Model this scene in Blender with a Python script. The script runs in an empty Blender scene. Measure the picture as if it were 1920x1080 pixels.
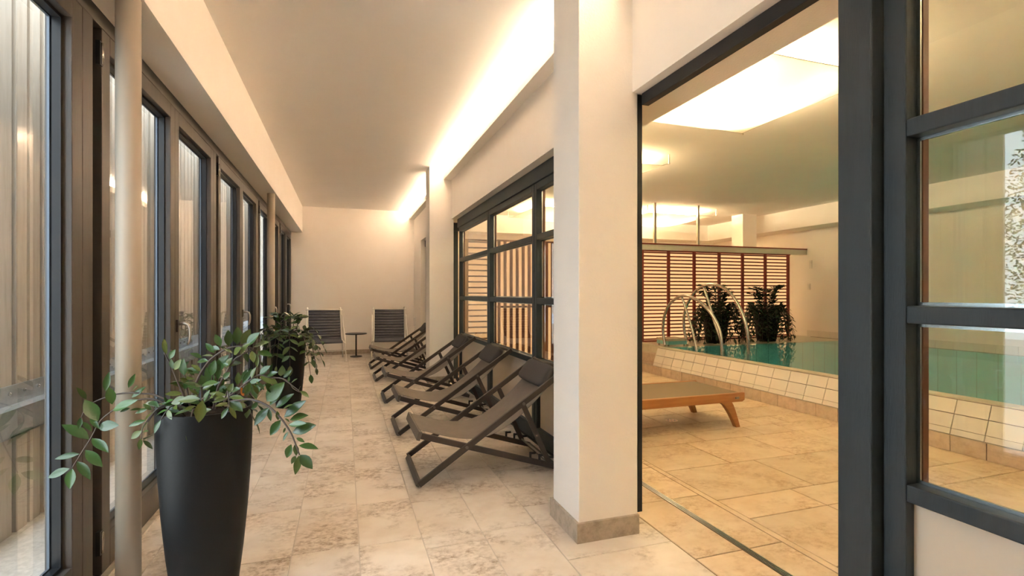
import bpy, bmesh, math, random
from mathutils import Vector, Matrix
random.seed(7)
S = bpy.context.scene
C = S.collection
R = math.radians

# ------------------------------------------------------------------ camera
F_PX, TH, HGT, HOR = 944.0, R(18.4), 1.2, 551.0
cam = bpy.data.objects.new('camera', bpy.data.cameras.new('camera'))
C.objects.link(cam)
cam.location = (0, 0, HGT)
cam.rotation_euler = (R(90), 0, -TH)
cam.data.sensor_width = 36
cam.data.lens = F_PX / 1920 * 36
cam.data.shift_y = (HOR - 540) / 1920
cam.data.clip_start = 0.02
S.camera = cam
# ------------------------------------------------------------------ world, exposure
W = bpy.data.worlds.new('sky'); S.world = W; W.use_nodes = True
bg = W.node_tree.nodes['Background']
bg.inputs[0].default_value = (0.80, 0.90, 1.0, 1)
bg.inputs[1].default_value = 4.6
S.view_settings.view_transform = 'Standard'
S.view_settings.look = 'None'
S.view_settings.gamma = 1
S.view_settings.use_curve_mapping = False
S.view_settings.exposure = 1.0
S.cycles.diffuse_bounces = 10
S.cycles.max_bounces = 16
S.cycles.transparent_max_bounces = 16
S.cycles.sample_clamp_indirect = 60.0
S.cycles.caustics_reflective = False
S.cycles.caustics_refractive = False
WARM = (1.0, 0.80, 0.60)
COVE_E, SAIL_E, SCREEN_E = 68.0, 94.0, 0.56


# ------------------------------------------------------------------ pixel helpers (1920x1080 frame)
def ray(px, py):
    u = (px - 960) / F_PX; v = (HOR - py) / F_PX
    return Vector((math.sin(TH) + u * math.cos(TH), math.cos(TH) - u * math.sin(TH), v))
def at_depth(px, py, d):
    return Vector((0, 0, HGT)) + ray(px, py) * d


# ------------------------------------------------------------------ materials
MATS = {}
def mat(name, col, rough=0.6, metal=0.0, noise=None, bump=0.0, bscale=60, spec=0.5, rand=0.0, stretch=(1, 1, 1), coords='Position', coat=0.0):
    """col base colour; noise=(scale, colour2, lo, hi) mixes a second colour through a noise mask"""
    m = bpy.data.materials.new(name); m.use_nodes = True
    nt = m.node_tree; N = nt.nodes; L = nt.links
    b = N['Principled BSDF']
    b.inputs['Base Color'].default_value = (*col, 1)
    b.inputs['Roughness'].default_value = rough
    b.inputs['Metallic'].default_value = metal
    b.inputs['Specular IOR Level'].default_value = spec
    b.inputs['Coat Weight'].default_value = coat
    if coords == 'Position':
        co = N.new('ShaderNodeNewGeometry').outputs['Position']
    else:
        co = N.new('ShaderNodeTexCoord').outputs['Object']
    mp = N.new('ShaderNodeMapping'); L.new(co, mp.inputs[0]); mp.inputs['Scale'].default_value = stretch
    out = None
    if noise:
        sc, c2, lo, hi = noise
        n = N.new('ShaderNodeTexNoise'); n.inputs['Scale'].default_value = sc; n.inputs['Detail'].default_value = 8
        n.inputs['Roughness'].default_value = 0.65
        L.new(mp.outputs[0], n.inputs['Vector'])
        r = N.new('ShaderNodeMapRange'); r.inputs[1].default_value = lo; r.inputs[2].default_value = hi
        L.new(n.outputs[0], r.inputs[0])
        mx = N.new('ShaderNodeMix'); mx.data_type = 'RGBA'
        mx.inputs[6].default_value = (*col, 1); mx.inputs[7].default_value = (*c2, 1)
        L.new(r.outputs[0], mx.inputs[0]); out = mx.outputs[2]
    if rand:
        oi = N.new('ShaderNodeObjectInfo')
        r2 = N.new('ShaderNodeMapRange'); r2.inputs[3].default_value = 1 - rand; r2.inputs[4].default_value = 1 + rand
        L.new(oi.outputs['Random'], r2.inputs[0])
        hs = N.new('ShaderNodeHueSaturation')
        L.new(r2.outputs[0], hs.inputs['Value'])
        if out: L.new(out, hs.inputs['Color'])
        else: hs.inputs['Color'].default_value = (*col, 1)
        out = hs.outputs[0]
    if out: L.new(out, b.inputs['Base Color'])
    if bump:
        n2 = N.new('ShaderNodeTexNoise'); n2.inputs['Scale'].default_value = bscale; n2.inputs['Detail'].default_value = 4
        L.new(mp.outputs[0], n2.inputs['Vector'])
        bp = N.new('ShaderNodeBump'); bp.inputs['Strength'].default_value = bump; bp.inputs['Distance'].default_value = 0.004
        L.new(n2.outputs[0], bp.inputs['Height']); L.new(bp.outputs[0], b.inputs['Normal'])
    MATS[name] = m
    return m
def emit(name, col, s):
    m = bpy.data.materials.new(name); m.use_nodes = True
    nt = m.node_tree; nt.nodes.clear()
    e = nt.nodes.new('ShaderNodeEmission'); o = nt.nodes.new('ShaderNodeOutputMaterial')
    e.inputs[0].default_value = (*col, 1); e.inputs[1].default_value = s
    nt.links.new(e.outputs[0], o.inputs[0]); MATS[name] = m
    return m
def glass(name, tint, ior=1.5, bump=0.0, bscale=6, boost=1.0, rough=0.0):
    """thin sheet: transparent with a Fresnel mirror; IOR flipped on back faces so both sides behave alike"""
    m = bpy.data.materials.new(name); m.use_nodes = True
    nt = m.node_tree; N = nt.nodes; L = nt.links; N.clear()
    o = N.new('ShaderNodeOutputMaterial'); t = N.new('ShaderNodeBsdfTransparent'); g = N.new('ShaderNodeBsdfGlossy')
    t.inputs[0].default_value = (*tint, 1); g.inputs['Roughness'].default_value = rough
    g.inputs[0].default_value = (1, 1, 1, 1)
    ge = N.new('ShaderNodeNewGeometry')
    mr = N.new('ShaderNodeMapRange'); mr.inputs[3].default_value = ior; mr.inputs[4].default_value = 1 / ior
    L.new(ge.outputs['Backfacing'], mr.inputs[0])
    f = N.new('ShaderNodeFresnel'); L.new(mr.outputs[0], f.inputs['IOR'])
    mu = N.new('ShaderNodeMath'); mu.operation = 'MULTIPLY'; mu.use_clamp = True; mu.inputs[1].default_value = boost
    L.new(f.outputs[0], mu.inputs[0])
    mx = N.new('ShaderNodeMixShader')
    L.new(mu.outputs[0], mx.inputs[0]); L.new(t.outputs[0], mx.inputs[1]); L.new(g.outputs[0], mx.inputs[2])
    if bump:
        n = N.new('ShaderNodeTexNoise'); n.inputs['Scale'].default_value = bscale; n.inputs['Detail'].default_value = 2
        L.new(ge.outputs['Position'], n.inputs['Vector'])
        bp = N.new('ShaderNodeBump'); bp.inputs['Strength'].default_value = bump; bp.inputs['Distance'].default_value = 0.01
        L.new(n.outputs[0], bp.inputs['Height']); L.new(bp.outputs[0], g.inputs['Normal']); L.new(bp.outputs[0], f.inputs['Normal'])
    L.new(mx.outputs[0], o.inputs[0]); MATS[name] = m
    return m
def sheet(name, col, trans):
    m = bpy.data.materials.new(name); m.use_nodes = True
    nt = m.node_tree; N = nt.nodes; L = nt.links; N.clear()
    o = N.new('ShaderNodeOutputMaterial'); d = N.new('ShaderNodeBsdfDiffuse'); t = N.new('ShaderNodeBsdfTranslucent'); mx = N.new('ShaderNodeMixShader')
    d.inputs[0].default_value = (*col, 1); t.inputs[0].default_value = (*col, 1); mx.inputs[0].default_value = trans
    L.new(d.outputs[0], mx.inputs[1]); L.new(t.outputs[0], mx.inputs[2]); L.new(mx.outputs[0], o.inputs[0]); MATS[name] = m
    return m

mat('plaster', (0.90, 0.855, 0.80), 0.9, bump=0.35, bscale=110, noise=(3, (0.91, 0.87, 0.82), 0.4, 0.6), spec=0.2)
mat('ceiling', (0.86, 0.83, 0.79), 0.95, bump=0.25, bscale=160, noise=(2, (0.875, 0.845, 0.805), 0.4, 0.6), spec=0.15)
mat('limestone', (0.73, 0.645, 0.56), 0.36, bump=0.06, bscale=40)
def mottled(name, base, c_soft, c_dark, rnd):
    """cloudy soft tone plus patches of fine brown speckle, each slab a little lighter or darker"""
    m = MATS[name]; nt = m.node_tree; N = nt.nodes; L = nt.links; b = N['Principled BSDF']
    geo = N.new('ShaderNodeNewGeometry'); oi = N.new('ShaderNodeObjectInfo')
    sh = N.new('ShaderNodeVectorMath'); sh.operation = 'MULTIPLY_ADD'          # shift the pattern per slab
    cx = N.new('ShaderNodeCombineXYZ'); mz = N.new('ShaderNodeMath'); mz.operation = 'MULTIPLY'; mz.inputs[1].default_value = 40
    L.new(oi.outputs['Random'], mz.inputs[0]); L.new(mz.outputs[0], cx.inputs[2])
    sh.inputs[1].default_value = (1.0, 1.25, 1.0); L.new(geo.outputs['Position'], sh.inputs[0]); L.new(cx.outputs[0], sh.inputs[2])
    def noise(scale, det, rough, lo, hi):
        n = N.new('ShaderNodeTexNoise'); n.inputs['Scale'].default_value = scale; n.inputs['Detail'].default_value = det; n.inputs['Roughness'].default_value = rough
        L.new(sh.outputs[0], n.inputs['Vector'])
        r = N.new('ShaderNodeMapRange'); r.inputs[1].default_value = lo; r.inputs[2].default_value = hi; L.new(n.outputs[0], r.inputs[0])
        return r.outputs[0]
    soft = noise(5.0, 6, 0.6, 0.40, 0.72); patch = noise(3.2, 4, 0.6, 0.44, 0.62); fine = noise(26, 12, 0.75, 0.43, 0.62)
    mu = N.new('ShaderNodeMath'); mu.operation = 'MULTIPLY'; L.new(patch, mu.inputs[0]); L.new(fine, mu.inputs[1])
    m1 = N.new('ShaderNodeMix'); m1.data_type = 'RGBA'; m1.inputs[6].default_value = (*base, 1); m1.inputs[7].default_value = (*c_soft, 1); L.new(soft, m1.inputs[0])
    m2 = N.new('ShaderNodeMix'); m2.data_type = 'RGBA'; m2.inputs[7].default_value = (*c_dark, 1); L.new(m1.outputs[2], m2.inputs[6]); L.new(mu.outputs[0], m2.inputs[0])
    r2 = N.new('ShaderNodeMapRange'); r2.inputs[3].default_value = 1 - rnd; r2.inputs[4].default_value = 1 + rnd; L.new(oi.outputs['Random'], r2.inputs[0])
    hs = N.new('ShaderNodeHueSaturation'); L.new(r2.outputs[0], hs.inputs['Value']); L.new(m2.outputs[2], hs.inputs['Color'])
    L.new(hs.outputs[0], b.inputs['Base Color'])
mottled('limestone', (0.77, 0.70, 0.62), (0.66, 0.57, 0.475), (0.31, 0.225, 0.15), 0.06)
mat('poolstone', (0.71, 0.585, 0.43), 0.40, bump=0.06, bscale=40)
mottled('poolstone', (0.76, 0.62, 0.46), (0.66, 0.50, 0.33), (0.50, 0.33, 0.18), 0.07)
mat('grout', (0.60, 0.54, 0.48), 0.9)
mat('grout_brown', (0.26, 0.18, 0.11), 0.9)
mat('skirting', (0.50, 0.42, 0.33), 0.5, noise=(22, (0.33, 0.27, 0.20), 0.42, 0.7), rand=0.05)
mat('brown_frame', (0.070, 0.058, 0.049), 0.42, bump=0.1, bscale=40, stretch=(6, 6, 0.5), noise=(4, (0.085, 0.070, 0.058), 0.4, 0.6))
mat('gasket', (0.012, 0.013, 0.015), 0.35)
mat('spacer', (0.55, 0.58, 0.62), 0.25, metal=1.0)
mat('spacer_dark', (0.16, 0.19, 0.23), 0.35, metal=0.5)
mat('slate_frame', (0.028, 0.040, 0.049), 0.45, bump=0.25, bscale=60, stretch=(8, 8, 0.4), noise=(3, (0.034, 0.048, 0.058), 0.4, 0.6))
mat('slate_dark', (0.02, 0.02, 0.022), 0.5)
mat('inner_wood', (0.22, 0.09, 0.05), 0.5, bump=0.1, bscale=30, stretch=(6, 6, .5))
glass('window_glass', (0.93, 0.955, 0.945), 1.5, boost=1.6)
glass('door_glass', (0.91, 0.945, 0.92), 1.5, boost=1.6)
mat('spandrel', (0.80, 0.71, 0.59), 0.08, spec=0.5)
mat('column_paint', (0.45, 0.39, 0.31), 0.5, bump=0.05, bscale=30, stretch=(1, 1, .2))
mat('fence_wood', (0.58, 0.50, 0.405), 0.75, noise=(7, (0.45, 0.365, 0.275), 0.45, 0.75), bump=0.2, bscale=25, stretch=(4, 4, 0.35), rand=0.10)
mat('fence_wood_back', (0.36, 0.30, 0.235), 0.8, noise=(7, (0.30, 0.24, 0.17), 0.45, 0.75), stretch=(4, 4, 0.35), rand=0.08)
mat('galvanised', (0.50, 0.53, 0.55), 0.4, metal=0.7, noise=(14, (0.40, 0.43, 0.46), 0.4, 0.65))
mat('gravel', (0.74, 0.69, 0.62), 0.95, noise=(30, (0.60, 0.56, 0.50), 0.4, 0.6), bump=0.5, bscale=50)
mat('planter', (0.0045, 0.0045, 0.005), 0.5, spec=0.3, noise=(420, (0.06, 0.06, 0.062), 0.66, 0.72), bump=0.15, bscale=300, coords='Object')
mat('planter_inner', (0.02, 0.02, 0.02), 0.8)
mat('soil', (0.02, 0.014, 0.010), 1.0, spec=0.1, bump=0.8, bscale=90, noise=(40, (0.05, 0.032, 0.02), 0.45, 0.6))
mat('leaf', (0.034, 0.088, 0.018), 0.30, noise=(9, (0.052, 0.105, 0.02), 0.4, 0.7), rand=0.30, coat=0.15)
mat('leaf_light', (0.105, 0.135, 0.025), 0.33, noise=(9, (0.075, 0.115, 0.022), 0.4, 0.7), rand=0.22, coat=0.15)
mat('leaf_orange', (0.55, 0.17, 0.03), 0.5, rand=0.1)
mat('leaf_dark', (0.022, 0.055, 0.018), 0.4, rand=0.25)
mat('stem', (0.075, 0.055, 0.042), 0.5)
mat('deck_frame', (0.070, 0.055, 0.046), 0.42, metal=0.15, bump=0.05, bscale=80)
mat('deck_bar', (0.155, 0.13, 0.108), 0.5, bump=0.05, bscale=80)
mat('sling', (0.205, 0.175, 0.148), 0.85, bump=0.5, bscale=700, noise=(14, (0.222, 0.19, 0.162), 0.4, 0.6), coords='Object')
mat('head_pad', (0.075, 0.069, 0.068), 0.85, bump=0.5, bscale=600, coords='Object')
mat('steel', (0.62, 0.60, 0.57), 0.22, metal=1.0)
mat('nickel', (0.55, 0.50, 0.43), 0.3, metal=1.0)
mat('white_metal', (0.80, 0.77, 0.72), 0.4)
mat('rib_fabric', (0.10, 0.10, 0.122), 0.9, bump=0.3, bscale=300)
mat('black_metal', (0.02, 0.02, 0.021), 0.4)
mat('white_plastic', (0.80, 0.78, 0.74), 0.4)
mat('teak', (0.47, 0.215, 0.075), 0.42, noise=(5, (0.36, 0.15, 0.048), 0.4, 0.7), bump=0.1, bscale=20, stretch=(0.5, 6, 6))
mat('lounger_sling', (0.27, 0.205, 0.135), 0.85, bump=0.4, bscale=500)
mat('white_tile', (0.80, 0.765, 0.70), 0.16, rand=0.025)
mat('tile_joint', (0.27, 0.23, 0.19), 0.9)
mat('kerb_tile', (0.66, 0.535, 0.42), 0.5, noise=(16, (0.54, 0.42, 0.31), 0.42, 0.68), rand=0.06)
mat('lip_tile', (0.66, 0.60, 0.48), 0.3, noise=(10, (0.58, 0.52, 0.40), 0.4, 0.65))
mat('lattice_red', (0.26, 0.030, 0.018), 0.5, noise=(8, (0.32, 0.045, 0.03), 0.4, 0.7))
mat('lattice_brown', (0.17, 0.065, 0.040), 0.5, noise=(8, (0.21, 0.08, 0.05), 0.4, 0.7))
mat('screen_cap', (0.70, 0.66, 0.58), 0.6)
sheet('sail_fabric', (0.86, 0.82, 0.74), 0.11)
mat('bark', (0.12, 0.09, 0.065), 0.9, bump=0.6, bscale=30)
emit('cove_tube', WARM, COVE_E)
emit('sail_tube', (1.0, 0.79, 0.48), SAIL_E)
emit('screen_glow', (1.0, 0.54, 0.23), SCREEN_E)
glass('pool_water', (0.70, 0.94, 0.94), 1.33, bump=0.10, bscale=5, boost=0.8)
# pool basin: turquoise mosaic under the water, too far below the surface to pick apart
def basin_mat():
    m = mat('basin', (0.35, 0.75, 0.78), 0.3)
    nt = m.node_tree; N = nt.nodes; L = nt.links; b = N['Principled BSDF']
    g = N.new('ShaderNodeNewGeometry'); br = N.new('ShaderNodeTexBrick')
    br.offset = 0; br.inputs['Color1'].default_value = (0.36, 0.76, 0.78, 1); br.inputs['Color2'].default_value = (0.33, 0.71, 0.74, 1)
    br.inputs['Mortar'].default_value = (0.20, 0.46, 0.48, 1); br.inputs['Scale'].default_value = 1
    br.inputs['Brick Width'].default_value = 0.244; br.inputs['Row Height'].default_value = 0.244; br.inputs['Mortar Size'].default_value = 0.006
    L.new(g.outputs['Position'], br.inputs['Vector']); L.new(br.outputs[0], b.inputs['Base Color'])
basin_mat()


# ------------------------------------------------------------------ mesh builder
class MB:
    def __init__(s): s.v = []; s.f = []
    def add(s, vs, fs):
        o = len(s.v); s.v += [tuple(p) for p in vs]; s.f += [tuple(i + o for i in f) for f in fs]; return s
    def box(s, x0, x1, y0, y1, z0, z1):
        if x0 > x1: x0, x1 = x1, x0
        if y0 > y1: y0, y1 = y1, y0
        if z0 > z1: z0, z1 = z1, z0
        return s.add([(x0, y0, z0), (x1, y0, z0), (x1, y1, z0), (x0, y1, z0), (x0, y0, z1), (x1, y0, z1), (x1, y1, z1), (x0, y1, z1)],
                     [(3, 2, 1, 0), (4, 5, 6, 7), (0, 1, 5, 4), (1, 2, 6, 5), (2, 3, 7, 6), (3, 0, 4, 7)])
    def bar(s, a, b, w, h, up=(0, 0, 1)):
        """rectangular bar from a to b; w along side, h along up"""
        a = Vector(a); b = Vector(b); d = (b - a).normalized(); u = Vector(up)
        sd = d.cross(u).normalized(); u = sd.cross(d).normalized()
        vs = [p + sd * (i * w / 2) + u * (j * h / 2) for p in (a, b) for i, j in ((-1, -1), (1, -1), (1, 1), (-1, 1))]
        return s.add(vs, [(0, 1, 2, 3), (7, 6, 5, 4), (4, 5, 1, 0), (5, 6, 2, 1), (6, 7, 3, 2), (7, 4, 0, 3)])
    def tube(s, pts, r, n=8, caps=True):
        pts = [Vector(p) for p in pts]; rs = r if isinstance(r, (list, tuple)) else [r] * len(pts)
        rings = []; ref = None
        for i, p in enumerate(pts):
            d = (pts[min(i + 1, len(pts) - 1)] - pts[max(i - 1, 0)]).normalized()
            if ref is None:
                ref = Vector((0, 0, 1)) if abs(d.z) < 0.9 else Vector((1, 0, 0))
            e1 = (ref - d * ref.dot(d)).normalized(); e2 = d.cross(e1); ref = e1
            rings.append([p + (e1 * math.cos(2 * math.pi * k / n) + e2 * math.sin(2 * math.pi * k / n)) * rs[i] for k in range(n)])
        vs = [q for g in rings for q in g]; fs = []
        for i in range(len(pts) - 1):
            for k in range(n):
                k2 = (k + 1) % n
                fs.append((i * n + k, i * n + k2, (i + 1) * n + k2, (i + 1) * n + k))
        if caps:
            fs.append(tuple(range(n))[::-1]); fs.append(tuple(range((len(pts) - 1) * n, len(pts) * n)))
        return s.add(vs, fs)
    def lathe(s, prof, n=40, c=(0, 0, 0)):
        vs = []; fs = []
        for r, z in prof:
            for k in range(n):
                a = 2 * math.pi * k / n
                vs.append((c[0] + r * math.cos(a), c[1] + r * math.sin(a), c[2] + z))
        for i in range(len(prof) - 1):
            for k in range(n):
                k2 = (k + 1) % n
                fs.append((i * n + k, i * n + k2, (i + 1) * n + k2, (i + 1) * n + k))
        fs.append(tuple(range(n))[::-1]); fs.append(tuple(range((len(prof) - 1) * n, len(prof) * n)))
        return s.add(vs, fs)
    def prism(s, poly, axis, a, b):
        """poly list of 2D points, extruded on axis from a to b (remaining axes keep order)"""
        n = len(poly); vs = []
        for t in (a, b):
            for p, q in poly:
                vs.append((t, p, q) if axis == 'x' else (p, t, q) if axis == 'y' else (p, q, t))
        fs = [tuple(range(n)), tuple(range(n, 2 * n))[::-1]] + [(i, i + n, (i + 1) % n + n, (i + 1) % n) for i in range(n)]
        return s.add(vs, fs)
    def mesh(s, name, material, smooth=False):
        me = bpy.data.meshes.new(name); me.from_pydata(s.v, [], s.f)
        bm = bmesh.new(); bm.from_mesh(me); bmesh.ops.recalc_face_normals(bm, faces=bm.faces); bm.to_mesh(me); bm.free()
        me.materials.append(MATS[material])
        if smooth:
            for p in me.polygons: p.use_smooth = True
        return me
    def build(s, name, material, parent=None, smooth=False, bevel=0, loc=None):
        o = bpy.data.objects.new(name, s.mesh(name, material, smooth)); C.objects.link(o)
        if parent is not None: o.parent = parent
        if loc is not None: o.location = loc
        if bevel:
            md = o.modifiers.new('bevel', 'BEVEL'); md.width = bevel; md.segments = 2; md.limit_method = 'ANGLE'; md.angle_limit = R(40)
        if smooth == 'auto' and bevel == 0:
            pass
        return o
def link(name, me, parent=None, loc=None):
    o = bpy.data.objects.new(name, me); C.objects.link(o)
    if parent is not None: o.parent = parent
    if loc is not None: o.location = loc
    return o
def tag(o, label, cat=None, group=None, kind=None):
    o['label'] = label
    if cat: o['category'] = cat
    if group: o['group'] = group
    if kind: o['kind'] = kind
    return o
def thing(name, label, cat, loc=(0, 0, 0), rz=0, group=None, kind=None):
    o = bpy.data.objects.new(name, None); C.objects.link(o); o.empty_display_size = 0.1
    o.location = loc; o.rotation_euler = (0, 0, rz)
    return tag(o, label, cat, group, kind)
def copy_tree(o, parent=None):
    c = o.copy(); C.objects.link(c)
    if parent is not None: c.parent = parent
    for ch in o.children: copy_tree(ch, c)
    return c
def box(x0, x1, y0, y1, z0, z1): return MB().box(x0, x1, y0, y1, z0, z1)
def struct(name, mb, m, label, cat='wall', bevel=0, smooth=False):
    return tag(mb.build(name, m, None, smooth, bevel), label, cat, kind='structure')

YB, Y0, CEIL, PCEIL = 10.55, -2.4, 2.90, 2.77
# ================================================================== THE CORRIDOR SHELL
struct('wall_back', box(-1.2, 1.75, YB, YB + 0.2, -0.1, CEIL + 0.1), 'plaster', 'cream plaster end wall behind the two striped relax chairs')
struct('wall_front', box(-1.2, 8.7, Y0 - 0.2, Y0, -0.1, CEIL + 0.1), 'plaster', 'cream plaster wall closing the near end of the building')
struct('ceiling', box(-1.2, 1.38, Y0, YB, CEIL, CEIL + 0.12), 'ceiling', 'pale ceiling of the corridor washed by the light cove', 'ceiling')
struct('wall_left', box(-1.12, -0.775, Y0, YB, 2.395, CEIL), 'plaster', 'cream boxed beam running above the row of glazed doors')
wr = MB().box(1.37, 1.71, Y0, YB, 2.21, CEIL)
wr.box(1.37, 1.71, 9.60, YB, 0, 2.21)
struct('wall_right', wr, 'plaster', 'cream wall band above the slate framed windows and opening')
struct('baseboard_back', box(-0.95, 1.37, YB - 0.015, YB, 0, 0.085), 'skirting', 'low stone skirting along the end wall', 'baseboard')
struct('baseboard_right', box(1.355, 1.37, 9.60, YB - 0.015, 0, 0.085), 'skirting', 'low stone skirting on the short wall beside the far recess', 'baseboard')
# pillars
def pillar(y0, y1, label, sk):
    p = thing('pillar', label, 'pillar', (1.235, (y0 + y1) / 2, 0), kind='structure')
    d = (y1 - y0) / 2
    MB().box(-0.162, 0.165, -d, d, 0, CEIL).build('shaft', 'plaster', p, bevel=0.004)
    s = MB()
    s.box(-0.177, -0.162, -d - 0.015, d + 0.015, 0, 0.095)
    s.box(-0.162, 0.165, -d - 0.015, -d, 0, 0.095)
    s.box(-0.162, 0.165, d, d + 0.015, 0, 0.095)
    s.build('skirting', 'skirting', p)
    return p
pillar(2.205, 2.515, 'square cream pillar with stone skirting beside the open doorway to the pool', True)
pillar(6.71, 7.02, 'square cream pillar rising behind the row of sling deck chairs', True)
pillar(-2.3, -1.99, 'square cream pillar near the closed end of the corridor', True)
# light cove: shelf with lip on the right wall, tube lying behind the lip
for a, b, nm in ((2.515, 6.71, 'between the two square pillars'), (7.02, YB, 'beyond the second pillar up to the end wall'), (-1.99, 2.205, 'on the near side of the doorway pillar')):
    t = thing('light_cove', 'plaster light cove with a warm hidden tube ' + nm, 'cove light', (1.32, (a + b) / 2, 2.735), group='wall light coves', kind='structure')
    h = (b - a) / 2
    MB().box(-0.055, 0.05, -h, h, 0, 0.015).box(-0.055, -0.045, -h, h, 0.015, 0.085).build('cove_shelf', 'plaster', t)
    MB().tube([(0.012, -h + 0.10, 0.068), (0.012, h - 0.10, 0.068)], 0.011, 8).build('light_tube', 'cove_tube', t)

# ------------------------------------------------------------------ floors with separate slabs
fl = struct('floor', box(-1.12, 1.505, Y0, YB, -0.12, -0.004), 'grout', 'beige limestone slab floor of the corridor laid in long strips', 'floor')
TILE = {}
def tile_mesh(w, l, m, t=0.016, g=0.0045):
    k = (round(w, 3), round(l, 3), m)
    if m == 'poolstone': g = 0.007
    if k not in TILE:
        a, b = w / 2 - g / 2, l / 2 - g / 2; c = 0.0015
        TILE[k] = MB().add([(-a, -b, -t), (a, -b, -t), (a, b, -t), (-a, b, -t), (-a, -b, -c), (a, -b, -c), (a, b, -c), (-a, b, -c),
                            (-a + c, -b + c, 0), (a - c, -b + c, 0), (a - c, b - c, 0), (-a + c, b - c, 0)],
                           [(3, 2, 1, 0), (0, 1, 5, 4), (1, 2, 6, 5), (2, 3, 7, 6), (3, 0, 4, 7), (4, 5, 9, 8), (5, 6, 10, 9), (6, 7, 11, 10), (7, 4, 8, 11), (8, 9, 10, 11)]).mesh('floor_tile', m)
    return TILE[k]
xs = [-0.231 + 0.2965 * k for k in range(-2, 5)]          # strip joints
strips = [(-1.0, xs[0])] + list(zip(xs[:-1], xs[1:])) + [(xs[-1], 1.505)]
rt = random.Random(3)
for i, (a, b) in enumerate(strips):
    y = -0.4 + rt.random() * 0.4
    while y < YB - 0.05:
        l = rt.choice((0.40, 0.45, 0.50, 0.55, 0.60))
        if y + l > YB - 0.15: l = round(YB - y, 3)
        if y + l > 0.9:
            link('floor_tile', tile_mesh(b - a, l, 'limestone'), fl, ((a + b) / 2, y + l / 2, 0))
        y += l
tag(box(-1.12, 1.505, Y0, 0.9, -0.0035, -0.001).build('floor_screed', 'limestone', fl), 'limestone under the viewpoint')
# pool hall floor
pf = struct('floor_pool', MB().box(1.505, 4.56, Y0, 10.2, -0.12, -0.004).box(4.56, 8.6, 6.56, 10.2, -0.12, -0.004), 'grout_brown', 'warm sandstone paving around the raised pool', 'floor')
tag(box(1.505, 4.40, Y0, 0.55, -0.0035, -0.001).build('floor_screed', 'poolstone', pf), 'sandstone under the viewpoint')
# threshold strip with slot drain
yy = 0.0
while yy < 7.3:
    l = rt.choice((0.5, 0.6, 0.7))
    link('floor_tile', tile_mesh(0.265, l, 'poolstone'), pf, (1.64, yy + l / 2, 0))
    link('floor_tile', tile_mesh(0.20, l, 'poolstone'), pf, (1.91, yy + l / 2 , 0))
    yy += l
dr = thing('slot_drain', 'narrow steel slot drain let into the sandstone along the doorway', 'drain', (1.791, 3.6, 0))
for k in range(4):
    box(-0.016 + k * 0.0095, -0.0115 + k * 0.0095, -3.5, 3.6, -0.012, 0.001).build('drain_bar', 'spacer', dr)
box(-0.0175, 0.0175, -3.5, 3.6, -0.013, -0.0115).build('drain_trough', 'slate_dark', dr)
box(2.012, 2.05, 0.0, 7.3, -0.0035, 0.0).build('floor_strip', 'poolstone', pf)
y = 0.0
while y < 7.3:
    w = rt.choice((0.25, 0.35, 0.5))
    x = 2.052 + 0.0
    first = True
    while x < 4.40:
        l = rt.choice((0.35, 0.5, 0.6, 0.75)) if not first else rt.choice((0.3, 0.55, 0.75))
        first = False
        if x + l > 4.25: l = round(4.42 - x, 3)
        link('floor_tile', tile_mesh(l, w, 'poolstone'), pf, (x + l / 2, y + w / 2, 0))
        x += l
    y += w
# round grate
fd = thing('floor_drain', 'small perforated steel floor drain under the wooden lounger', 'drain', (2.94, 4.05, 0))
MB().lathe([(0.06, 0.0005), (0.06, 0.003), (0.055, 0.0035)], 24).build('drain_cover', 'steel', fd)
for k in range(6):
    a = k * math.pi / 3
    MB().lathe([(0.009, 0.0036), (0.009, 0.0042)], 10, (0.032 * math.cos(a), 0.032 * math.sin(a), 0)).build('drain_hole', 'slate_dark', fd)

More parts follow.
